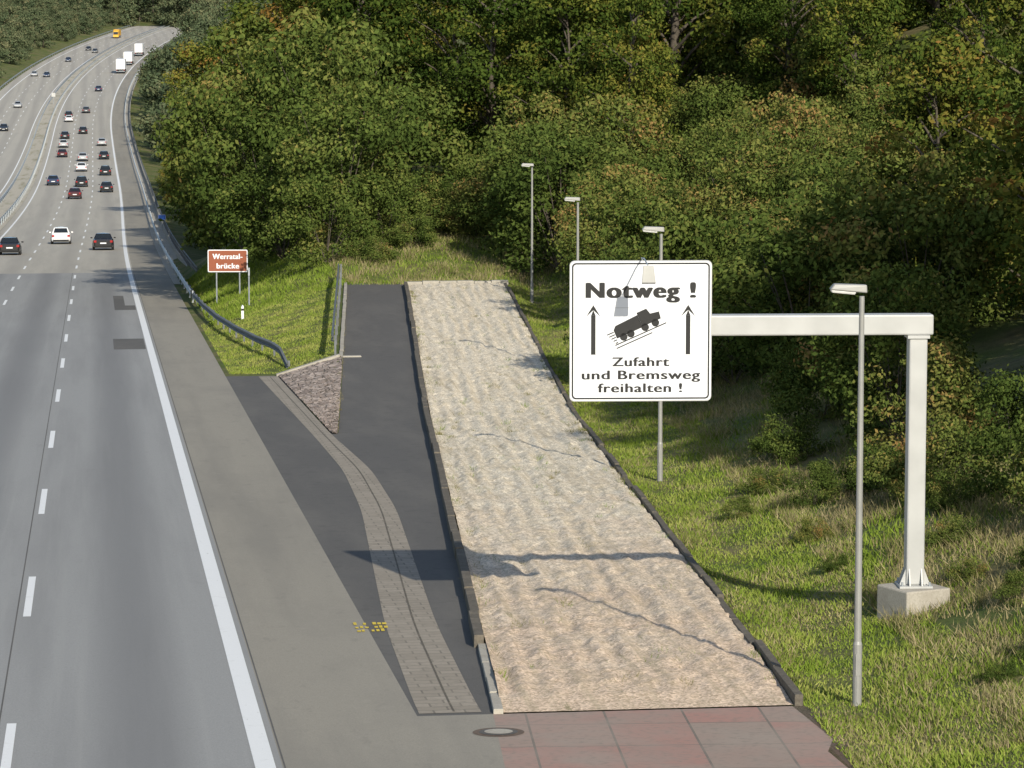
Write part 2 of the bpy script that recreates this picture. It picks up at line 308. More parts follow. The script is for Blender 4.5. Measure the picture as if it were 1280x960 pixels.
def kerb(name,l0,l1,s0,s1,h,seg,mat,jit=.02,gap=.03):
    mb=MB(); s=s0
    while s<s1-.1:
        e=min(s+seg,s1); j=random.uniform(-jit,jit); dh=random.uniform(-jit,jit)
        a=float(tc(s))+j; b=float(tc(e-gap))+j+random.uniform(-jit,jit)*.5; za,zb=RZ(s),RZ(e-gap)
        mb.hexa([(a+l0,s,za-.4),(a+l1,s,za-.4),(b+l1,e-gap,zb-.4),(b+l0,e-gap,zb-.4),(a+l0,s,za+h+dh),(a+l1,s,za+h+dh),(b+l1,e-gap,zb+h+dh),(b+l0,e-gap,zb+h+dh)],mat); s=e
    return mb.obj(name,bevel=.012)
kerb('kerb',-2.5,-2.34,S0,59.0,.09,1.6,M['concrete'],.01)
kerb('kerb',-2.56,-2.38,59.0,163,.24,3.2,M['kerbdark'],.02)
kerb('kerb',2.36,2.5,S0,163,.15,3.0,M['kerbdark'],.04,.08)
kerb('kerb',-5.5,-5.35,129.8,165,.06,2,M['concrete'],.01)
mb=MB(); z=RZ(163.3)
for k in range(6):
    x=float(tc(163))-2.5+k*.85; mb.box((x,163.02,z-.3),(x+.83,163.4,z+.22+random.uniform(-.02,.02)),M['concrete'])
mb.obj('end_sill',bevel=.02)
mb=MB(); zt=RZ(129.8)
mb.hexa([(6.9,129.55,zr(130)-.3),(9.35,129.55,zr(130)-.3),(9.35,129.85,zr(130)-.3),(6.9,129.85,zr(130)-.3),(6.9,129.55,zr(130)+.1),(9.35,129.55,zt+.12),(9.35,129.85,zt+.12),(6.9,129.85,zr(130)+.1)],M['concrete'])
mb.box((9.4,129.5,zt-.2),(10.2,129.8,zt+.05),M['concrete'])
mb.obj('retaining_wall',bevel=.02)
mb=MB(); ms=50.35; mx=6.05; mz=float(zr(ms))
def disc(mb,cx,cy,z,r,m,h=.012):
    mb.poly([(cx+r*math.cos(a),cy+r*math.sin(a),z+h-.0464*r*math.sin(a)) for a in [2*math.pi*i/28 for i in range(28)]],[tuple(range(28))],m)
disc(mb,mx,ms,mz,.4,M['iron'],.006); disc(mb,mx,ms,mz,.3,M['dark'],.012); disc(mb,mx,ms,mz,.22,M['concrete'],.018)
mb.obj('manhole_cover')
# ------------------------------------------------------------ guardrails
def guardrail(name,path,post=4.,h=.75,side=1,mat=None):
    mat=mat or M['steel']; mb=MB(); prof=[(-.0,-.155),(.075,-.11),(.075,-.06),(0,-.02),(0,.02),(.075,.06),(.075,.11),(0,.155)]
    P=[Vector(p) for p in path]; V=[]; k=len(prof)
    for i,p in enumerate(P):
        d=(P[min(i+1,len(P)-1)]-P[max(i-1,0)]); d.z=0; d.normalize(); nrm=Vector((-d.y,d.x,0))*side
        V+=[p+nrm*a+Vector((0,0,h-.155+b)) for a,b in prof]
    F=[(i*k+j,i*k+j+1,(i+1)*k+j+1,(i+1)*k+j) for i in range(len(P)-1) for j in range(k-1)]
    mb.poly(V,F,mat)
    acc=0
    for i in range(len(P)-1):
        L=(P[i+1]-P[i]).length; d=(P[i+1]-P[i]).normalized(); x=acc
        while x<L:
            q=P[i]+d*x; nrm=Vector((-d.y,d.x,0))*side; q2=q-nrm*.08
            mb.box((q2.x-.04,q2.y-.05,q2.z-.3),(q2.x+.04,q2.y+.05,q2.z+h-.04),mat); x+=post
        acc=x-L
    return mb.obj(name)
def rp(t,s,zo=0): return (t+float(off(s)),s,float(zr(s))+zo)
far=[float(v) for v in SS if v>186]
guardrail('guardrail',[rp(5.35,v) for v in far],post=6.)
def gp(x,s,zo=0): return (x,s,float(ground(x,s))+zo)
ctrl=[(5.5,200),(5.5,188),(5.6,176),(5.85,163),(6.25,151),(6.7,141.5),(7.1,136),(7.35,133.2)]
pts=[]
for i in range(len(ctrl)-1):
    for k in range(5):
        w=k/5; pts.append(gp(ctrl[i][0]*(1-w)+ctrl[i+1][0]*w,ctrl[i][1]*(1-w)+ctrl[i+1][1]*w,-.12))
pts.append(gp(*ctrl[-1],-.2)); P=Vector(pts[-1]); pts.append((P.x+.15,P.y-1.4,P.z-.35))
guardrail('guardrail',pts,post=4.,side=-1,mat=M['steeldark'])
guardrail('guardrail',[(float(tc(v))-5.75,v,float(ground(float(tc(v))-5.75,v))-.05) for v in np.arange(131,169,2.)],post=4.,side=1,h=.9,mat=M['steeldark'])
guardrail('guardrail',[rp(-10.4,float(v)) for v in SS if v>100],post=6.,side=1)
guardrail('guardrail',[rp(-12.6,float(v)) for v in SS if v>100],post=6.,side=-1)
guardrail('guardrail',[rp(-27.6,float(v)) for v in SS if v>200],post=8.,side=-1)
def parapet(name,t,s0,s1,h,side=1):
    mb=MB(); s=[float(v) for v in SS if s0<=v<=s1]
    for a,b in zip(s[:-1],s[1:]):
        xa,xb=t+float(off(a)),t+float(off(b)); za,zb=float(zr(a)),float(zr(b))
        mb.hexa([(xa,a,za-2),(xa+.25,a,za-2),(xb+.25,b,zb-2),(xb,b,zb-2),(xa,a,za+h),(xa+.25,a,za+h),(xb+.25,b,zb+h),(xb,b,zb+h)],M['concrete'])
        for hh in(h+.35,h+.6):
            mb.hexa([(xa+.1,a,za+hh),(xa+.16,a,za+hh),(xb+.16,b,zb+hh),(xb+.1,b,zb+hh),(xa+.1,a,za+hh+.06),(xa+.16,a,za+hh+.06),(xb+.16,b,zb+hh+.06),(xb+.1,b,zb+hh+.06)],M['steeldark'])
        q=a
        while q<b:
            z=float(zr(q)); x=t+float(off(q)); mb.box((x+.09,q,z+h),(x+.17,q+.08,z+h+.6),M['steeldark']); q+=2.5
    mb.obj(name)
parapet('bridge_parapet',6.3,215,1500,.45)
strip('bridge_walkway',4.95,6.3,215,1590,.03,M['concrete'])
# ------------------------------------------------------------ street lamps
def lampobj(s,l=3.36,h=6.72,dz=0):
    x=float(tc(s))+l; z=float(ground(x,s))+dz; e=empty('street_lamp',(x,s,z),-.0795)
    mb=MB(); mb.tube([(0,0,-.6),(0,0,1.0),(0,0,1.05),(0,0,3.6),(0,0,h-.12)],[.075,.075,.06,.052,.042],M['pole'],14); mb.box((-.04,-.079,.5),(.04,-.06,.85),M['pole'])
    mb.obj('pole',e)
    mb=MB(); R=Matrix.Translation((0,0,h-.06))@Matrix.Rotation(.1,4,'Y')
    v=[(-.52,-.1,0),(.08,-.07,0),(.08,.07,0),(-.52,.1,0),(-.46,-.06,.1),(.06,-.06,.13),(.06,.06,.13),(-.46,.06,.1)]
    mb.hexa([R@Vector(p) for p in v],M['pole']); mb.obj('luminaire_housing',e,bevel=.02)
    mb=MB(); mb.hexa([R@Vector(p) for p in[(-.48,-.07,-.045),(-.12,-.07,-.045),(-.12,.07,-.045),(-.48,.07,-.045),(-.5,-.08,-.003),(-.1,-.08,-.003),(-.1,.08,-.003),(-.5,.08,-.003)]],M['lamp']); mb.obj('lens',e,bevel=.01)
lampobj(51.9,3.38,6.72); lampobj(87.5,3.36); lampobj(122,3.36,6.6,-.1); lampobj(156.3,3.4,6.6,-.1)
# ------------------------------------------------------------ text helper
def text(name,body,parent,cx,y,zbase,width,cap,mat,bold=0.,n=1):
    for k in range(n):
        cu=bpy.data.curves.new(name,'FONT'); cu.body=body; cu.size=1; cu.extrude=.002; cu.align_x='CENTER'; cu.space_character=1+bold*1.5; cu.materials.append(mat)
        o=bpy.data.objects.new(name,cu); COL.objects.link(o); bpy.context.view_layer.update(); d=o.dimensions.copy()
        dx=(k-(n-1)/2)/max(1,(n-1)/2)*bold*cap if n>1 else 0
        o.parent=parent; o.scale=((width-2*bold*cap)/d.x,cap/.72,1); o.rotation_euler=(math.pi/2,0,0); o.location=(cx+dx,y-.0004*k,zbase+(.25*bold*cap*(k%2)))
# ------------------------------------------------------------ gantry sign
ANG=-.0795; cz=CAMZ
e=empty('overhead_traffic_sign',(9.68,59.3,0),ANG)
post_x=5.02
zb=cz-10.83; zt=cz-6.27
mb=MB(); mb.box((post_x-.165,-.165,zb),(post_x+.165,.165,zt),M['galv']); mb.obj('post',e,bevel=.03)
mb=MB(); mb.box((.9,-.17,zt),(post_x+.27,.17,zt+.37),M['galv']); mb.obj('beam',e,bevel=.03)
mb=MB(); mb.box((post_x-.2,-.2,zt-.06),(post_x+.2,.2,zt-.003),M['galv']);
mb.box((post_x-.3,-.3,zb-.04),(post_x+.3,.3,zb-.001),M['galv'])
for dx,dy in((1,0),(-1,0),(0,1),(0,-1)):
    for o_ in(-.11,.11):
        if dx: mb.poly([(post_x+dx*.166,o_-.01,zb),(post_x+dx*.28,o_-.01,zb),(post_x+dx*.166,o_-.01,zb+.3),(post_x+dx*.166,o_+.01,zb),(post_x+dx*.28,o_+.01,zb),(post_x+dx*.166,o_+.01,zb+.3)],[(0,1,2),(3,5,4),(1,4,5,2),(0,3,4,1)],M['galv'])
        else: mb.poly([(post_x+o_-.01,dy*.166,zb),(post_x+o_-.01,dy*.28,zb),(post_x+o_-.01,dy*.166,zb+.3),(post_x+o_+.01,dy*.166,zb),(post_x+o_+.01,dy*.28,zb),(post_x+o_+.01,dy*.166,zb+.3)],[(0,1,2),(3,5,4),(1,4,5,2),(0,3,4,1)],M['galv'])
for a in(-.25,.25):
    for b in(-.25,.25): mb.tube([(post_x+a,b,zb-.01),(post_x+a,b,zb+.07)],[.02,.02],M['steel'],6)
mb.obj('base_plate',e)
mb=MB(); R=Matrix.Translation((post_x,0,0))@Matrix.Rotation(.45,4,'Z'); mb.box((-.48,-.48,zb-1.6),(.48,.48,zb-.045),M['concrete'],R); mb.obj('foundation_block',e,bevel=.03)
W=1.275; z0=cz-7.43; z1=cz-4.9; zc=(z0+z1)/2; yf=-.24
def rrect(w,h,r,n=6):
    p=[]
    for cx,cy,a0 in((w-r,h-r,0),(-w+r,h-r,90),(-w+r,-h+r,180),(w-r,-h+r,270)):
        p+=[(cx+r*math.cos(math.radians(a0+90*k/n)),cy+r*math.sin(math.radians(a0+90*k/n))) for k in range(n+1)]
    return p
def slab(mb,pts,y0,y1,m,cz):
    n=len(pts); V=[(a,y0,cz+b) for a,b in pts]+[(a,y1,cz+b) for a,b in pts]
    F=[tuple(range(n))[::-1],tuple(range(n,2*n))]+[(i,(i+1)%n,n+(i+1)%n,n+i) for i in range(n)]
    mb.poly(V,F,m)
def ring(mb,po,pi_,y,m,cz):
    n=len(po); V=[(a,y,cz+b) for a,b in po]+[(a,y,cz+b) for a,b in pi_]; mb.poly(V,[(i,n+i,n+(i+1)%n,(i+1)%n) for i in range(n)],m)
mb=MB(); H=(z1-z0)/2
slab(mb,rrect(W,H,.09),yf,yf+.05,M['galv'],zc); mb.obj('panel_back',e)
mb=MB(); slab(mb,rrect(W-.015,H-.015,.08),yf-.006,yf-.001,M['white'],zc); mb.obj('panel_face',e)
mb=MB(); ring(mb,rrect(W-.04,H-.04,.075),rrect(W-.068,H-.068,.055),yf-.009,M['black'],zc); mb.obj('border',e)
mb=MB()
for zz in(zc-.42,zc+.42): mb.box((-W+.08,yf-.0075,zz-.004),(W-.08,yf-.0062,zz+.004),M['galv'])
mb.obj('panel_joints',e)
mb=MB()
for zz in(zc-.75,zc,zc+.75): mb.box((-1.1,yf+.052,zz-.04),(1.1,yf+.1,zz+.04),M['steel'])
for xx in(-.7,.7): mb.box((xx-.04,yf+.102,z0+.2),(xx+.04,yf+.16,z1-.2),M['steel'])
mb.box((-.9,-.08,zt+.08),(.9,.08,zt+.3),M['galv'])
mb.obj('brackets',e)
mb=MB(); yy=yf-.01
def P2(pts): mb.poly([(a,yy,zc+b) for a,b in pts],[tuple(range(len(pts)))],M['black'])
for ax in(-.85,.85):
    P2([(ax-.04,-.42),(ax+.04,-.42),(ax+.04,.28),(ax-.04,.28)])
    P2([(ax-.13,.26),(ax,.38),(ax,.47)]) ; P2([(ax+.13,.26),(ax,.47),(ax,.38)]); P2([(ax-.04,.281),(ax+.04,.281),(ax,.379)])
mb.obj('arrows',e)
mb=MB(); A=math.radians(24); ca,sa=math.cos(A),math.sin(A)
def Q(pts): P2([(a*ca-b*sa-.03,a*sa+b*ca+.02) for a,b in pts])
Q([(-.42,.02),(.08,.02),(.08,.26),(-.36,.24),(-.42,.18)])
Q([(.082,.03),(.44,.03),(.46,.16),(.3,.19),(.27,.3),(.082,.3)])
for wx in(-.3,-.16,.32,.12):
    Q([(wx+.07*math.cos(t*math.pi/6),-.0+.07*math.sin(t*math.pi/6)) for t in range(12)])
Q([(-.5,-.09),(.5,-.09),(.5,-.07),(-.5,-.07)])
Q([(-.5,-.15),(.2,-.15),(.2,-.13),(-.5,-.13)])
for k in range(5): Q([(-.56+.02*k,.16-.05*k),(-.43,.16-.05*k),(-.43,.14-.05*k),(-.56+.02*k,.14-.05*k)])
mb.obj('truck_pictogram',e)
text('text_notweg','Notweg !',e,0,yy,zc+.6,1.98,.28,M['black'],.1,5)
text('text_zufahrt','Zufahrt',e,0,yy,zc-.63,1.03,.165,M['black'],.06,3)
text('text_bremsweg','und Bremsweg',e,0,yy,zc-.865,2.13,.165,M['black'],.06,3)
text('text_freihalten','freihalten !',e,0,yy,zc-1.1,1.52,.165,M['black'],.06,3)
mb=MB(); mb.tube([(.02,yf+.02,z1-.1),(.02,yf+.02,z1+.04),(.02,-.65,z1+.07),(.02,-1.45,z1+.02)],[.014]*4,M['steel'],8)
R=Matrix.Translation((.03,-1.5,z1-.13))@Matrix.Rotation(-.3,4,'X')
mb.hexa([R@Vector(p) for p in[(-.12,-.05,-.17),(.12,-.05,-.17),(.12,.05,-.17),(-.12,.05,-.17),(-.09,-.04,.14),(.09,-.04,.14),(.09,.04,.14),(-.09,.04,.14)]],M['pole'])
mb.obj('floodlight',e,bevel=.015)
# ------------------------------------------------------------ brown sign
bx=6.95; by=178.
gz=float(ground(bx,by)); e=empty('brown_information_sign',(bx,by,gz),-.09)
mb=MB(); w,h=1.06,.6; zc=2.1
slab(mb,rrect(w,h,.08),0,.03,M['steel'],zc); mb.obj('panel',e)
mb=MB(); slab(mb,rrect(w-.01,h-.01,.075),-.006,-.001,M['white'],zc); slab(mb,rrect(w-.055,h-.055,.05),-.012,-.0065,M['brown'],zc); mb.obj('face',e)
mb=MB()
for x in(-.6,.62): mb.tube([(x,.07,-.3),(x,.07,2.65)],[.04,.04],M['steel'],8)
mb.obj('posts',e)
text('text_top','Werratal-',e,0,-.016,zc+.1,1.6,.29,M['white'],.06,3); text('text_bottom','brücke',e,0,-.016,zc-.4,1.2,.29,M['white'],.06,3)
mb=MB(); z=float(ground(7.7,170)); mb.tube([(7.7,170,z-.2),(7.7,170,z+1.9)],[.04,.04],M['steel'],8); mb.box((7.66,169.9,z+1.5),(7.74,169.94,z+1.9),M['steel']); mb.obj('marker_post')
mb=MB(); z=float(ground(7.05,163)); mb.poly([(7.0,163,z-.1),(7.12,163,z-.1),(7.06,163.12,z-.1),(7.0,163,z+.6),(7.12,163,z+.65),(7.06,163.12,z+.7)],[(0,1,4,3),(1,2,5,4),(2,0,3,5),(3,4,5)],M['white']); mb.box((6.995,162.99,z+.42),(7.125,163.02,z+.52),M['black']); mb.obj('delineator_post')
mb=MB(); x,s=6.1,330.; x+=float(off(s)); z=float(zr(s)); mb.tube([(x,s,z),(x,s,z+1.5)],[.04,.04],M['steel'],8); mb.box((x-.35,s-.05,z+1.3),(x+.35,s-.02,z+1.75),M['blue']); mb.box((x-.37,s-.02,z+1.28),(x+.37,s,z+1.77),M['white']); mb.obj('blue_road_sign')
for s in(800,):
    mb=MB(); x=-11.5+float(off(s)); z=float(zr(s)); mb.tube([(x,s,z),(x,s,z+2.6)],[.06,.06],M['steel'],8); mb.box((x-.45,s-.06,z+1.8),(x+.45,s-.02,z+2.7),M['galv']); mb.obj('median_road_sign')
# ------------------------------------------------------------ vehicles
def wheel(mb,x,y,r,w):
    mb.tube([(x-w/2,y,r),(x+w/2,y,r)],[r,r],M['rubber'],18); sx=1 if x>0 else -1
    mb.tube([(x+sx*w*.5,y,r),(x+sx*(w*.5+.012),y,r)],[r*.6,r*.52],M['steel'],12)
def car_mesh(name,kind):
    mb=MB(); p=M['carpaint']
    sec=[(-2.18,.42,.8,.70),(-2.12,.3,.93,.80),(-1.75,.22,1.0 if kind=='hatch' else .98,.87),(-.8,.2,.97,.895),(.6,.2,.95,.895),(1.2,.21,.92,.88),(1.8,.27,.82,.83),(2.1,.38,.7,.72)]
    V=[]
    for y,zb,zt,hw in sec:
        V+=[(-hw*.9,y,zb),(-hw,y,zb+.14),(-hw*1.005,y,(zb+zt)/2+.05),(-hw*.955,y,zt-.07),(-hw*.86,y,zt),(hw*.86,y,zt),(hw*.955,y,zt-.07),(hw*1.005,y,(zb+zt)/2+.05),(hw,y,zb+.14),(hw*.9,y,zb)]
    n=10;k=len(sec)
    F=[(i*n+j,i*n+(j+1)%n,(i+1)*n+(j+1)%n,(i+1)*n+j) for i in range(k-1) for j in range(n)]+[tuple(range(n))[::-1],tuple((k-1)*n+j for j in range(n))]
    mb.poly(V,F,p)
    yb0,yt0=(-2.0,-1.55) if kind=='hatch' else (-1.72,-1.05)
    top=1.5 if kind=='hatch' else 1.42
    V=[(-.8,yb0,.95),(.8,yb0,.95),(.8,1.15,.92),(-.8,1.15,.92),(-.6,yt0,top-.03),(.6,yt0,top-.03),(.58,.22,top-.02),(-.58,.22,top-.02)]
    V=[Vector(v) for v in V]
    mb.poly(V,[(0,1,5,4),(1,2,6,5),(2,3,7,6),(3,0,4,7)],p)
    cx=Vector((0,(yt0+.22)/2,top+.035)); mb.poly([V[4],V[5],V[6],V[7],cx],[(0,1,4),(1,2,4),(2,3,4),(3,0,4)],p)
    def pane(a,b,c,d,u0,u1,v0,v1):
        q=lambda u,v:(a*(1-u)+b*u)*(1-v)+(d*(1-u)+c*u)*v
        nn=(b-a).cross(d-a).normalized()*.006
        mb.poly([q(u0,v0)+nn,q(u1,v0)+nn,q(u1,v1)+nn,q(u0,v1)+nn],[(0,1,2,3)],M['glass'])
    pane(V[0],V[1],V[5],V[4],.08,.92,.15,.9); pane(V[2],V[3],V[7],V[6],.06,.94,.08,.93)
    for u0,u1 in((.06,.45),(.49,.92)): pane(V[1],V[2],V[6],V[5],u0,u1,.1,.88)
    for u0,u1 in((.08,.51),(.55,.94)): pane(V[3],V[0],V[4],V[7],u0,u1,.1,.88)
    for x in(-.8,.8):
        for y in(-1.35,1.32): wheel(mb,x,y,.32,.2)
        sx=1 if x>0 else -1
        mb.box((sx*.68-.11,-2.2,.66),(sx*.68+.11,-2.12,.84),M['red']); mb.box((sx*.6-.14,2.02,.55),(sx*.6+.14,2.12,.68),M['lamp'])
        mb.box((sx*.98-.09,.72,.93),(sx*.98+.09,.84,1.05),p)
    mb.box((-.26,-2.215,.55),(.26,-2.185,.66),M['white']); mb.box((-.26,2.105,.4),(.26,2.13,.5),M['white'])
    mb.box((-.7,-2.2,.28),(.7,-2.1,.42),M['rubber']); mb.box((-.5,2.06,.28),(.5,2.115,.38),M['rubber'])
    return mb.mesh(name)
CM={'sedan':car_mesh('sedan_car','sedan'),'hatch':car_mesh('hatchback_car','hatch')}
def car(t,s,colr,kind='sedan',rev=False,nm='car'):
    o=add(nm,CM[kind]); o.location=(t+float(off(s)),s,float(zr(s))+.0)
    sl=(float(zr(s+1))-float(zr(s-1)))/2; yaw=-math.atan(1.48e-4*max(0,s-680))
    o.rotation_euler=(math.atan(sl)*(-1 if rev else 1),0,yaw+(math.pi if rev else 0)); o.color=(*colr,1)
    b=o.modifiers.new('b','BEVEL'); b.width=.03; b.segments=2; b.limit_method='ANGLE'; b.angle_limit=.6
K=(.012,.012,.014);Wh=(.75,.75,.75);Si=(.4,.41,.42);Re=(.16,.012,.012);Bl=(.02,.035,.08);Gr=(.08,.085,.09);DR=(.06,.01,.012)
def s_of_y(y):
    ss=np.linspace(40,1500,4000); d=ss*.9924; zc_=zr(ss)-CAMZ; th=math.atan(500/4200)
    dep=d*math.cos(th)-zc_*math.sin(th); yy=480+4200*(-zc_*math.cos(th)-d*math.sin(th))/dep
    return float(np.interp(-y,-yy,ss))
L1,L2_,L3=.5,-3.28,-7.03
for y,t,cc,kd in[(312,L1,K,'sedan'),(304,L2_,Wh,'hatch'),(317,L3,K,'sedan'),(240,L1,K,'sedan'),(248,L2_-.3,DR,'sedan'),(231,L3,Bl,'sedan'),(233,L2_+.3,K,'hatch'),(214,L2_+.1,Wh,'sedan'),(219,L1,K,'hatch'),(201,L2_+.2,Si,'sedan'),(199,L1,K,'sedan'),(196,L3+.4,DR,'sedan'),(184,L3+.3,Si,'hatch'),(182,L1-.2,Si,'sedan'),(173,L3+.3,K,'sedan'),(167,L2_,K,'sedan'),(147,L3+.2,K,'hatch'),(152,L3+.5,Wh,'sedan'),(141,L2_,Gr,'sedan'),(114,L2_+1,Bl,'sedan')]:
    car(t,s_of_y(y),cc,kd)
for y,t,cc in[(226,-23,K),(178,-23,Bl),(163,-19.3,K),(134,-19.3,Si),(95,-23,Si),(96,-19.3,Bl),(77,-19.3,Bl),(63,-19.3,K),(66,-15.6,Gr)]:
    car(t,s_of_y(y),cc,'sedan',True)
def truck_mesh():
    mb=MB(); tr=M['trailer']
    mb.box((-1.25,-7,1.15),(1.25,5.4,3.95),tr); mb.box((-.45,-6.9,.8),(.45,6.6,1.14),M['rubber'])
    mb.box((-1.2,-7.05,.5),(1.2,-6.9,.65),M['steel']); mb.box((-.02,-7.02,1.2),(.02,-6.995,3.9),M['rubber'])
    for x in(-1,1): mb.box((x*1.05-.15,-7.06,.85),(x*1.05+.15,-6.95,1.0),M['red']); mb.box((x*.5-.015,-7.03,1.2),(x*.5+.015,-7.0,3.9),M['steel'])
    mb.hexa([(-1.22,5.8,.5),(1.22,5.8,.5),(1.22,7.9,.5),(-1.22,7.9,.5),(-1.2,5.8,3.6),(1.2,5.8,3.6),(1.15,7.6,3.3),(-1.15,7.6,3.3)],tr)
    mb.hexa([(-1.08,7.86,1.7),(1.08,7.86,1.7),(1.08,7.95,1.7),(-1.08,7.95,1.7),(-1.05,7.66,2.9),(1.05,7.66,2.9),(1.05,7.75,2.9),(-1.05,7.75,2.9)],M['glass'])
    for x in(-1.05,1.05):
        for y in(-5.6,-4.3,-3.0,5.0,7.0): wheel(mb,x,y,.5,.32)
        mb.box((x*1.32-.06,7.6,2.2),(x*1.32+.06,7.7,2.8),M['rubber'])
    return mb.mesh('articulated_truck')
TM=truck_mesh()
def truck(t,s,rev=False,name='articulated_truck',scale=1.,me=None):
    o=add(name,me or TM); yaw=-math.atan(1.48e-4*max(0,s-680)); o.location=(t+float(off(s)),s,float(zr(s))); o.rotation_euler=(0,0,yaw+(math.pi if rev else 0)); o.scale=(scale,)*3
truck(L1,s_of_y(91)); truck(L1,s_of_y(81)); truck(L1,s_of_y(71)+10)
ym=TM.copy(); ym.materials[0]=M['orange']; truck(-19.3,1290,True,'yellow_truck',.8,ym)
# ------------------------------------------------------------ vegetation
def leaves(C,N,size,tint):
    n=len(C); r=rng.normal(size=(n,3)); u=np.cross(N,r); u/=np.linalg.norm(u,axis=1)[:,None]+1e-9; v=np.cross(N,u)
    a=size[:,None]*u; b=size[:,None]*.55*v
    V=np.stack([C-a,C-b*1.0+a*.1,C+a,C+b+a*.1],1).reshape(-1,3); F=np.arange(4*n).reshape(n,4); return V,F,tint
def tubenp(pts,rs,n=6):
    mb=MB(); mb.tube(pts,rs,M['bark'],n); return np.array(mb.V),[f for f in mb.F if len(f)==4]
def make_tree(name,seed,H,R,base,nb,per,ls,mat,shrub=False,br=1.4,hz=.38):
    global rng; rng=np.random.default_rng(seed)
    VV=[];FF=[];TT=[];MI=[]; o=0
    def addp(V,F,t,mi):
        nonlocal o
        VV.append(V);FF.append(np.asarray(F)+o);TT.append(t);MI.append(np.full(len(F),mi)); o+=len(V)
    tr=[(rng.normal(0,.012*H*k/5) ,rng.normal(0,.012*H*k/5),H*.82*k/5-(.4 if k==0 else 0)) for k in range(6)]
    if not shrub:
        V,F=tubenp(tr,[.017*H*(1-k/6.2) for k in range(6)],8); addp(V,F,np.zeros(len(F)),1)
    cen=[]
    for i in range(nb):
        u=rng.uniform(0,1)**.9; env=R*math.sqrt(max(0.02,1-((u-hz)/(1.04-hz))**2)); a=rng.uniform(0,2*math.pi)
        env*=1+.22*math.sin(3*a+seed)+.12*math.sin(u*9+seed)
        q=rng.uniform(.25,1)**.55*env
        z=base+(H-base)*u; cen.append((q*math.cos(a),q*math.sin(a),z))
    cen=np.array(cen)
    for i,cc in enumerate(cen):
        if i%(3 if not shrub else 4)==0:
            zt=max(.1,cc[2]-math.hypot(cc[0],cc[1])*.6-.3); w=min(1,zt/(H*.82)); p0=np.array([tr[0][0]*(1-w)+tr[-1][0]*w,tr[0][1]*(1-w)+tr[-1][1]*w,zt if not shrub else 0])
            mid=(p0+cc)/2+np.array([0,0,.25]); V,F=tubenp([p0,mid,cc],[.006*H,.004*H,.0015*H],5); addp(V,F,np.zeros(len(F)),1)
        r=br*rng.uniform(.5,1.25); m=int(per*(r/br)**2); d=rng.normal(size=(m,3)); d/=np.linalg.norm(d,axis=1)[:,None]
        sq=np.array([1.1,1.1,.8]); rad=r*rng.uniform(.2,1.15,m)**.5; rad*=1+.3*np.sin(d[:,0]*5+i)*np.sin(d[:,1]*4+d[:,2]*5)
        C=cc+d*rad[:,None]*sq; C[:,2]-=.12*(rad*np.hypot(d[:,0],d[:,1]))**2/r; N=d+rng.normal(0,.65,(m,3))+np.array([0,-.05,.2]); N/=np.linalg.norm(N,axis=1)[:,None]
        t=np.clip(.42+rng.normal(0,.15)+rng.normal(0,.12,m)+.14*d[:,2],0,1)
        if rng.random()<.04: t+=.3
        ok=C[:,2]>.05; C=C[ok];N=N[ok];t=t[ok]
        V,F,t=leaves(C,N,ls*rng.uniform(.6,1.2,len(C)),t); addp(V,F,t,0)
    return npmesh(name,np.concatenate(VV),np.concatenate(FF),[mat,M['bark']],tint=np.concatenate(TT),midx=np.concatenate(MI))
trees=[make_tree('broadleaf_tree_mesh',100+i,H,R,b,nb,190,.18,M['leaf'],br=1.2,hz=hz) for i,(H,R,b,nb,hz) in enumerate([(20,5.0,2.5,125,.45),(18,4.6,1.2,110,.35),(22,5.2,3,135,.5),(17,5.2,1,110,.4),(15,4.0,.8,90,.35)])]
shrubs=[make_tree('shrub_mesh',200+i,H,R,.3,nb,210,.075,M['leafshrub'],True,br=.55) for i,(H,R,nb) in enumerate([(3.2,1.9,44),(2.4,2.1,42),(4.2,2.0,52)])]
fartrees=[make_tree('distant_tree_mesh',300+i,H,R,.5,40,100,.5,M['leafhaze'],br=2.2) for i,(H,R) in enumerate([(15,6),(18,6.5),(13,5.5)])]
rng=np.random.default_rng(11)
placed=[]
def inst(name,me,x,s,sc,parent=None,dz=0,check=0):
    if check:
        for a,b in placed:
            if (a-x)**2+(b-s)**2<check*check: return False
    placed.append((x,s))
    o=add(name,me,parent); o.location=(x,s,float(ground(x,s))-.1+dz); o.rotation_euler=(0,0,random.uniform(0,6.28)); o.scale=(sc*random.uniform(.92,1.08),sc*random.uniform(.92,1.08),sc*random.uniform(.88,1.1)); return True
def scatter(n,t0,t1,s0,s1,meshes,smin,smax,sep,cond=lambda T,s:True,name='broadleaf_tree',parent=None):
    for _ in range(n):
        T=random.uniform(t0,t1); s=random.uniform(s0,s1)
        if not cond(T,s): continue
        inst(name,random.choice(meshes),T+float(off(s)),s,random.uniform(smin,smax),parent,0,sep)
def vis(T,s,mrg=8):
    x=T+float(off(s)); D=.1233*x+.9924*s; X=.9924*x-.1233*s; return abs(X)<D*.1524+mrg
scatter(600,19,75,190,214,trees,.75,1.1,7.2,lambda T,s:vis(T,s,4) and T>17+(s-192)*-.1)
scatter(300,14,80,216,256,trees,1.0,1.25,9.5,lambda T,s:vis(T,s,4))
scatter(120,29,60,172,188,trees,.42,.7,8,lambda T,s:vis(T,s,4))
for (x,s,k,i) in[(25.5,68,.85,1),(27.5,77,.85,3),(26.5,86,.75,4),(27.5,58,.75,0),(28.5,97,.7,3),(27.5,108,.6,4)]: inst('broadleaf_tree',trees[i],x,s,k)
scatter(60,13.5,19,222,300,trees,.95,1.12,7.5)
scatter(120,13,22,300,480,trees,.9,1.1,10)
scatter(200,9.8,13,215,480,trees,.36,.52,5.5,name='tree')
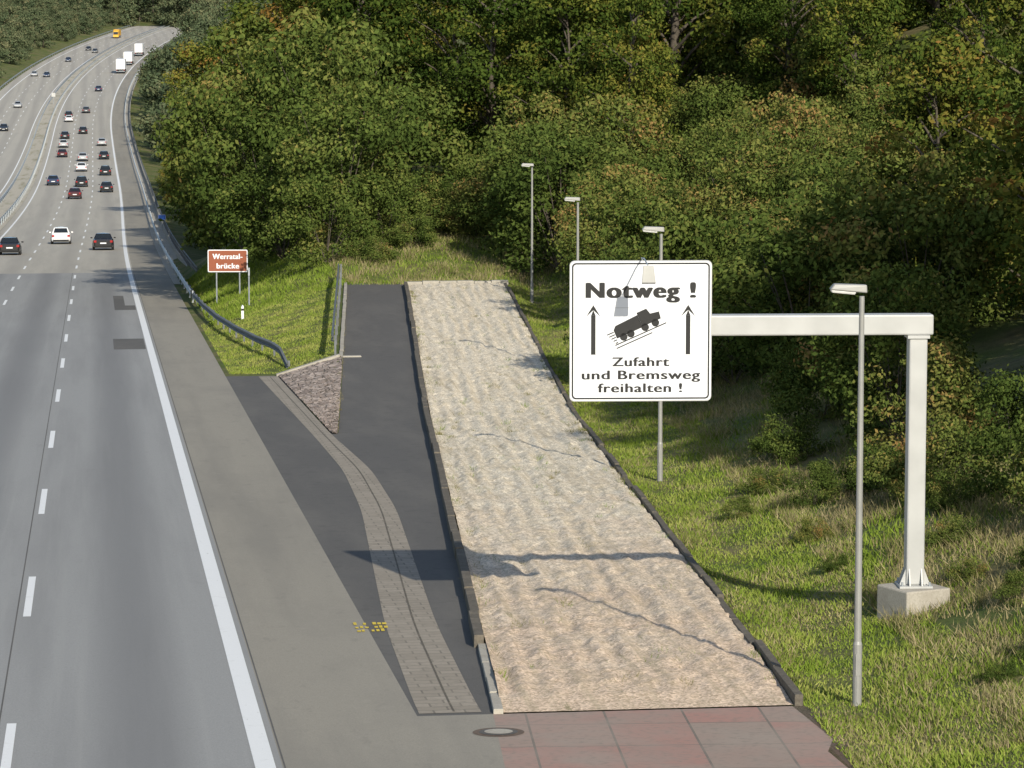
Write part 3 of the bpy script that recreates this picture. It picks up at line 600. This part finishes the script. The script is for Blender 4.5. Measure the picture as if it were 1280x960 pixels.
fz=empty('distant_forest',(0,0,0))
scatter(160,13,34,480,820,fartrees,.7,1.0,11,lambda T,s:vis(T,s),'tree',fz)
scatter(160,19,40,820,1150,fartrees,.7,1.0,11,lambda T,s:vis(T,s),'tree',fz)
scatter(900,-200,70,1420,2000,fartrees,.9,1.3,11,lambda T,s:vis(T,s,5),'tree',fz)
scatter(2600,-210,-33,700,1450,fartrees,.35,.7,7,lambda T,s:vis(T,s,5),'tree',fz)
scatter(300,16,50,1150,1450,fartrees,.9,1.1,11,lambda T,s:vis(T,s,5),'tree',fz)
big=[(12.0,174,1.4,0),(10.3,184,1.6,2),(13.2,179.5,1.9,2),(15.4,178,1.1,0),(10,190,2.2,2),(13.8,190,2.4,2),(16.8,184,1.2,1),(9,202,2.4,2),(12,207,2.6,2),(9.5,216,2.6,2),(17.5,192,2.0,0),(18.2,184,1.0,1),(16.6,176,.7,1),(19,180,.9,1),(14.2,172,.6,1)]
for x,s,k,i in big: inst('shrub',shrubs[i],x,s,k)
scatter(300,20,42,166,190,shrubs,1.,1.8,3.1,lambda T,s:T>20.5+(0 if s>178 else 1.5) and vis(T,s,2),'shrub')
scatter(600,16,42,96,166,shrubs,.6,1.5,2.8,lambda T,s:vis(T,s,2) and T-float(tc(s))>(5.6 if s>112 else 7.6),'shrub')
for x,s,k,i in[(19.0,63,.7,1),(18.7,66.5,.7,0),(19.1,59.5,.6,1),(17.6,70,.35,1),(17.3,52,.45,1),(18.4,72,.6,1),(19.4,77,.9,0),(16.6,63.5,.25,1),(17.5,67,.3,1),(20,82,1.,2),(21,88,1.1,0),(19.8,90,.8,1),(15.3,70,.22,1),(16.3,75,.3,0),(16.0,60,.2,1),(14.6,65,.16,1),(15.9,56,.2,0),(16.9,58,.28,1),(14.9,77,.2,0),(17.8,75,.4,1),(16.5,81,.3,1),(17.7,85,.5,1),(14.0,50.5,.16,1),(15.0,51.5,.2,1)]: inst('shrub',shrubs[i],x,s,k)
# ------------------------------------------------------------ grass
def blades(name,n,fx,hmin,hmax,wd,mat,t0=.5,lean=.5):
    x,s=fx(n); n=len(x); h=rng.uniform(hmin,hmax,n); a=rng.uniform(0,2*np.pi,n); w=wd*rng.uniform(.6,1.3,n)
    h=h*(.75+.35*np.sin(x*1.9+s*.7)*np.sin(s*1.3-x))
    z=ground(x,s)-.02; b=np.stack([x,s,z],1); d=np.stack([np.cos(a),np.sin(a),np.zeros(n)],1)*w[:,None]
    tip=b+np.stack([rng.normal(0,lean,n)*h,rng.normal(0,lean,n)*h,h],1)
    V=np.stack([b-d,b+d,tip],1).reshape(-1,3); cl=np.sin(x*1.7)*np.sin(s*1.1+x)*.2
    add(name,npmesh(name,V,np.arange(3*n).reshape(n,3),[mat],tint=np.clip(t0+cl+rng.normal(0,.18,n),0,1)))
def verge(l0,l1,s0,s1,near=True):
    def f(n):
        u=rng.random(n); s=s0+(s1-s0)*(u**1.6 if near else u); l=rng.uniform(l0,l1,n); return tc(s)+l,s
    return f
def clump(f,k=.5,seed=1):
    def g(n):
        x,s=f(n); v=np.sin(x*2.1+seed)*np.sin(s*.9+seed*2)+.6*np.sin(x*.7-s*.5+seed)+.5*np.sin(x*5.3+s*2.9)*np.sin(s*4.1)+rng.normal(0,.45,len(x)); m=v>k; return x[m],s[m]
    return g
blades('grass_verge',110000,verge(2.54,5.6,42,165),.04,.17,.018,M['grass'],.55)
blades('grass_verge',70000,clump(verge(5,11,42,165),-.4,4),.08,.26,.018,M['grass'],.3)
blades('dry_grass',170000,clump(verge(4.9,11.5,46,165),-.2,2),.1,.38,.011,M['dry'],.34,.55)
blades('dry_grass',40000,clump(verge(2.6,5.2,46,165),.2,5),.06,.22,.012,M['dry'],.4,.5)
def leftg(n):
    s=rng.uniform(131,168,n); a=5.15; b=tc(s)-5.7; return a+(b-a)*rng.random(n),s
blades('grass_verge',40000,leftg,.05,.15,.02,M['grass'],.7)
def leftg2(n):
    s=rng.uniform(165,215,n); return rng.uniform(5.6,12,n),s
blades('grass_verge',30000,leftg2,.1,.35,.025,M['grass'],.4)
def back(n):
    s=rng.uniform(164,190,n); return rng.uniform(12,24,n),s
blades('dry_grass',26000,clump(back,.0,3),.2,.5,.02,M['dry'],.3,.35)
blades('grass_verge',24000,back,.1,.3,.02,M['grass'],.4)
def weeds(n):
    k=240; cs=54+108*rng.random(k); cl=rng.uniform(-2.2,2.3,k); cl[::2]=np.where(rng.random(len(cl[::2]))<.5,-2.25,2.25); i=rng.integers(0,k,n); s=cs[i]+rng.normal(0,.3,n); s=np.clip(s,53.5,162)
    return tc(s)+np.clip(cl[i]+rng.normal(0,.07,n),-2.3,2.3),s
blades('weeds',12000,weeds,.14,.25,.01,M['dry'],.1,.5)
blades('weeds',6000,weeds,.14,.25,.01,M['grass'],.3,.5)
def gut(n):
    s=rng.uniform(104,163,n); return tc(s)-5.4+np.abs(rng.normal(0,.07,n))-.05,s
blades('weeds',1800,clump(gut,.1,2),.06,.14,.01,M['dry'],.2,.5)
# ------------------------------------------------------------ light, sky, camera
d=Vector((-.4,1.9,-1.)).normalized()
sun=bpy.data.lights.new('sun','SUN'); sun.energy=5; sun.angle=math.radians(.53); sun.color=(1,.93,.8); so=bpy.data.objects.new('sun',sun); COL.objects.link(so)
so.rotation_euler=d.to_track_quat('-Z','Y').to_euler()
w=bpy.data.worlds.new('World'); scene.world=w; w.use_nodes=True; nt=w.node_tree; sk=nt.nodes.new('ShaderNodeTexSky'); sk.sky_type='NISHITA'; sk.sun_disc=False
sk.sun_elevation=math.asin(-d.z); sk.sun_rotation=math.atan2(-d.x,-d.y); nt.links.new(sk.outputs[0],nt.nodes['Background'].inputs[0]); nt.nodes['Background'].inputs[1].default_value=.14
cam=bpy.data.cameras.new('camera'); co=bpy.data.objects.new('camera',cam); COL.objects.link(co); cam.sensor_width=36; cam.lens=4200/1280*36; cam.clip_start=.5; cam.clip_end=6000
co.location=(0,0,CAMZ); co.rotation_euler=(math.radians(90)-math.atan(500/4200),0,-math.atan(.1243)); scene.camera=co
scene.view_settings.view_transform='Standard'; scene.view_settings.look='None'; scene.view_settings.exposure=0
print('OBJ',len(bpy.data.objects),'placed',len(placed))
